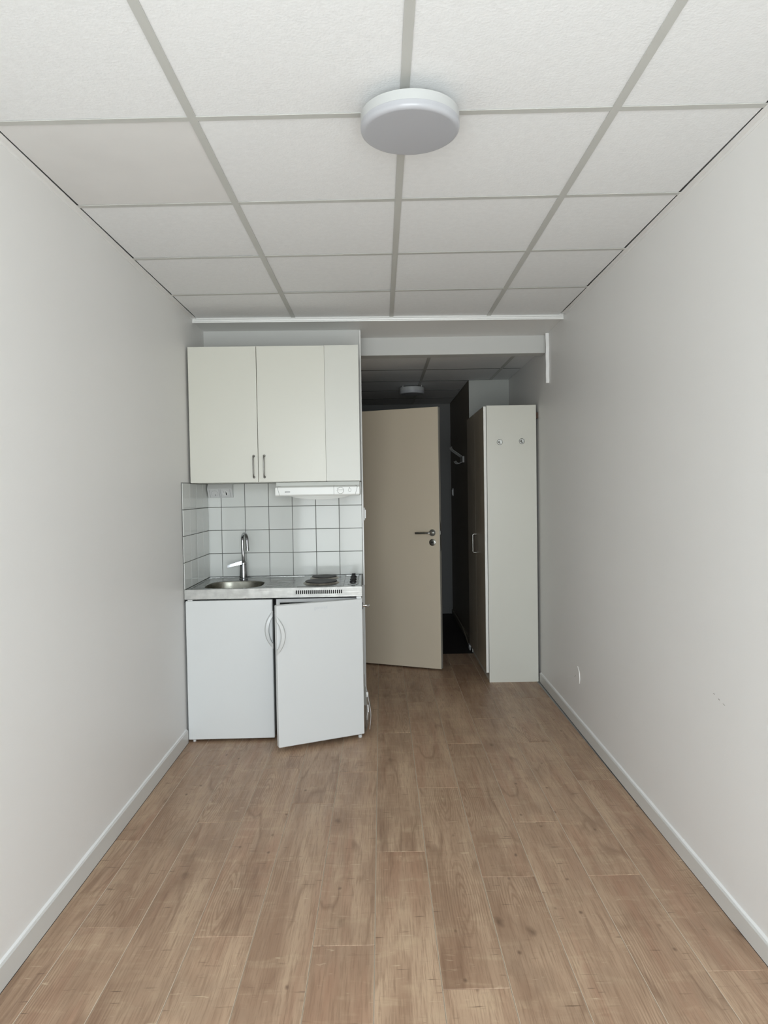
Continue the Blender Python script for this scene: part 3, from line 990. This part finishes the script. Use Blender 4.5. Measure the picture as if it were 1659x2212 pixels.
# adhesive hook on the side of the right fridge
hk = kthing('towel_hook', 'small chrome towel hook stuck to the side of the fridge with open door', 'hook', 1.0062, .285, .716)
obj('mount', B().lathe([(.022, 0), (.022, .0025), (.019, .004)], axis='X', n=28), 'black', hk)
obj('peg', B().lathe([(.009, .003), (.0078, .013), (.0062, .022), (.0072, .030), (.0092, .037), (.0097, .041), (.008, .044)], axis='X', n=24), 'chrome_bright', hk)

# clear plastic bag standing against the fridge side
bag = kthing('plastic_bag', 'clear plastic bag with a white tag standing beside the fridge', 'bag', 1.008, .14, 0)
rings = []
prof = [(0.0, .004, .05), (.03, .018, .085), (.09, .032, .10), (.13, .036, .10), (.17, .032, .085), (.205, .023, .06), (.235, .016, .04), (.262, .006, .02), (.33, .0035, .012)]
for zz, wx, wy in prof:
    ring = []
    for i in range(20):
        t = 2 * math.pi * i / 20
        j = 1 + .12 * math.sin(5 * t + zz * 40)
        ring.append((.001 + wx * .55 + wx * .5 * math.cos(t) * j, wy * math.sin(t) * j, zz))
    rings.append(ring)
obj('bag_film', B().loops(rings), 'clear_plastic', bag)
obj('bag_tag', B().box(.010, .024, -.042, -.040, .205, .233), 'plastic_white', bag)
obj('bag_seam', B().tube(smooth_path([(.030, -.06, .02), (.037, -.07, .09), (.036, -.07, .14), (.026, -.05, .19), (.018, -.035, .235), (.008, -.015, .27)], 4), .0012, 6), 'plastic_grey', bag)

# light switch on the end of the partition
c = K(1.0225, .69, 1.265)
sw = thing('light_switch', 'white rocker light switch on the side of the kitchen partition', 'switch', c, KA)
obj('plate', B().box(0, .008, -.04, .04, -.042, .042, .002), 'plastic_white', sw)
obj('rocker', B().prism([(.008, -.028), (.015, -.028), (.010, .028), (.008, .028)], -.028, .028, .0008, 1), 'plastic_white', sw)

# ------------------------------------------------------------------ beige hall door (open towards the room)
fe, hg = Vector((.449, 5.567)), None
dirv = Vector((-.600, .262)).normalized()
LW = .80
hgp = fe + dirv * LW
dang = math.atan2(-dirv.y, -dirv.x)             # local +x runs from hinge to free edge
dr = thing('door_1', 'open flat beige hall door with lever handle and lock', 'door', (hgp.x, hgp.y, .012), dang, kind='structure')
lf = obj('leaf', B().box(0, LW, 0, .040, 0, 2.05, .0015, 1), 'door_beige', dr)
obj('edge_band', B().box(LW - .0005, LW + .001, .001, .039, .001, 2.049), 'door_edge', dr)
obj('lock_strip', B().box(LW + .0008, LW + .0022, .008, .032, .93, 1.15), 'satin_steel', dr)
obj('latch', B().box(LW + .002, LW + .005, .012, .026, 1.055, 1.085, .001), 'pewter', dr)
hx = LW - .057
hd = obj('handle', B().lathe([(.0265, 0), (.0265, -.007), (.024, -.009), (.0, -.009)], (hx, 0, 1.071), 'Y', 32, caps=True), 'satin_steel', dr)
hd['label'] = 'satin steel lever handle on a round rose'
obj('lever', B().tube(smooth_path([(hx, -.008, 1.071), (hx, -.03, 1.071), (hx - .006, -.046, 1.071), (hx - .03, -.052, 1.0705), (hx - .125, -.054, 1.069)], 5), .0088, 14), 'satin_steel', hd)
lk = obj('lock_rose', B().lathe([(.0265, 0), (.0265, -.006), (.022, -.009), (.012, -.0095)], (hx, 0, .995), 'Y', 32), 'satin_steel', dr)
obj('cylinder', B().lathe([(.0085, -.006), (.0085, -.0125)], (hx - .002, 0, .995), 'Y', 20), 'black', lk)
for zz in (.25, 1.75):
    obj('hinge', B().lathe([(.007, zz - .05), (.007, zz + .05)], (-.004, .02, 0), n=14), 'satin_steel', dr)
df = B()
df.box(-.335, -.285, 5.055, 5.075, 0, 2.09).box(-.335, -.285, 5.905, 5.925, 0, 2.09).box(-.335, -.285, 5.055, 5.925, 2.07, 2.09)
structure(obj('trim_5', df, 'trim_paint', smooth=False), 'white door frame of the hall door opening', 'trim')

# ------------------------------------------------------------------ wardrobe
WY, WX0, WX1, WH = 5.2065, .7725, 1.132, 2.022
wd = thing('wardrobe', 'tall white wardrobe with hooks on its side panel against the right wall', 'wardrobe', ((WX0 + WX1) / 2, WY, 0))
cx_ = (WX0 + WX1) / 2
a, b_ = WX0 - cx_, WX1 - cx_
D = 1.0
obj('side_panel', B().box(a, b_, 0, .016, 0, WH, .0008, 1), 'laminate_wardrobe', wd)
obj('side_panel', B().box(a, b_, D - .016, D, 0, WH, .0008, 1), 'laminate_wardrobe', wd)
obj('top', B().box(a + .002, b_, .016, D - .016, WH - .016, WH), 'laminate_wardrobe', wd)
obj('bottom', B().box(a + .002, b_, .016, D - .016, .066, .082), 'laminate_wardrobe', wd)
obj('back_panel', B().box(b_ - .006, b_, .016, D - .016, .082, WH - .016), 'laminate_wardrobe', wd)
obj('plinth', B().box(a + .004, a + .018, .016, D - .016, 0, .066), 'laminate_wardrobe', wd)
for k in (0, 1):
    y0 = .001 + k * .4985
    d = obj('door', B().box(a - .0225, a - .0035, y0, y0 + .4955, .072, WH - .006, .0008, 1), 'wardrobe_door_shaded', wd)
    obj('edge_band', B().box(a - .0222, a - .0038, y0 - .0006, y0 + .0006, .073, WH - .007), 'laminate_edge', d)
    if k == 0:
        yh = y0 + .455
        P = []
        pts = [(a - .0225, yh, .918), (a - .046, yh, .918), (a - .0525, yh, .925), (a - .0525, yh, 1.055), (a - .046, yh, 1.062), (a - .0225, yh, 1.062)]
        hh_ = obj('handle', B().tube(pts, .0045, 12), 'satin_steel', d)
        hh_['label'] = 'slim steel bow handle'
for hxw, hz in ((.867, 1.756), (1.027, 1.760)):
    h = obj('coat_hook', B().lathe([(.0205, .0), (.0205, -.004), (.018, -.006), (.0175, -.004), (.0, -.004)], (hxw - cx_, 0, hz), 'Y', 32), 'satin_steel', wd)
    obj('hook_peg', B().lathe([(.011, -.003), (.0095, -.006), (.006, -.010), (.0055, -.024), (.0085, -.030), (.008, -.033)], (hxw - cx_, 0, hz), 'Y', 20), 'satin_steel', h)
tag(obj('wooden_shim', B().prism([(1.1335, 5.212), (xr(5.215) - .0006, 5.212), (xr(5.26) - .0006, 5.262), (1.1335, 5.262)], 1.925, 1.968), 'shim_wood'), 'small brown wooden shim wedged between wardrobe and wall', 'shim')

# ------------------------------------------------------------------ ceiling lamps
def lamp(name, label, loc, r, h, gap):
    """drum lamp: body hangs a little below the ceiling on a smaller mount"""
    t = thing(name, label, 'ceiling lamp', loc)
    mid = gap + (h - gap) * .56
    obj('mount', B().lathe([(r * .32, 0), (r * .32, -gap - .004)], n=40), 'lamp_body', t)
    obj('base', B().lathe([(r - .005, -gap), (r, -gap - .003), (r, -mid), (r - .006, -mid)], n=72), 'lamp_body', t)
    prof = [(r - .006, -mid + .002), (r + .0005, -mid - .0005), (r + .0005, -h + .012)]
    for i in range(1, 7):
        q = math.pi / 2 * i / 6
        prof.append((r - .012 + .0125 * math.cos(q), -h + .012 - .012 * math.sin(q)))
    prof += [(r * .6, -h - .0008), (r * .2, -h - .0012), (.001, -h - .0012)]
    obj('diffuser', B().lathe(prof, n=72), 'lamp_diffuser', t)
    for q in ((-.75, .75) if gap < .02 else ()):
        obj('standoff', B().lathe([(.004, 0), (.004, -gap - .003)], (r * q, -r * .55, 0), n=10), 'lamp_body', t)
    return t
lamp('ceiling_lamp', 'round flat white ceiling lamp on the tiled room ceiling', (.096, 2.002, H - .0012), .1355, .084, .033)
lamp('ceiling_lamp', 'small round ceiling lamp hanging in the dark hall', (.305, 6.74, HH - .0012), .115, .072, .010)

# ------------------------------------------------------------------ things on the hall wall
rk = thing('hook_rack', 'white wall hook rack with bent wire hooks in the hall', 'hook rack', (.80, 6.95, 1.675))
obj('plate', B().box(-.018, 0, -.105, .105, 0, .062, .003), 'rack_grey', rk)
for q in (-.085, 0, .085):
    obj('upper_hook', B().tube(smooth_path([(-.012, q, .055), (-.05, q, .083), (-.095, q, .115), (-.115, q, .135), (-.118, q, .155)], 4), .0028, 8), 'rack_grey', rk)
    obj('lower_hook', B().tube(smooth_path([(-.012, q, .01), (-.045, q, -.006), (-.068, q, .0), (-.08, q, .018)], 4), .0028, 8), 'rack_grey', rk)
s2 = thing('light_switch', 'grey light switch at the far end of the dark hall wall', 'switch', (.80, 7.95, 1.39))
obj('plate', B().box(-.009, 0, -.04, .04, -.042, .042, .002), 'plastic_grey', s2)
obj('rocker', B().prism([(-.016, -.028), (-.009, -.028), (-.009, .028), (-.011, .028)], -.028, .028, .0008, 1), 'plastic_grey', s2)
cab_ = obj('cable', B().tube(smooth_path([(.776, 6.50, .006), (.780, 6.62, .010), (.781, 6.85, .045), (.781, 7.10, .066), (.781, 7.45, .070), (.781, 7.95, .072)], 6), .006, 8), 'cable_beige')
tag(cab_, 'pale cable sagging along the hall baseboard onto the dark floor', 'cable')
tag(obj('door_stop', B().box(.755, .775, 6.29, 6.36, 0, .045, .004).box(.757, .767, 6.26, 6.29, 0, .02, .003), 'rack_grey'), 'small grey door stop on the dark floor beyond the wardrobe', 'door stop')
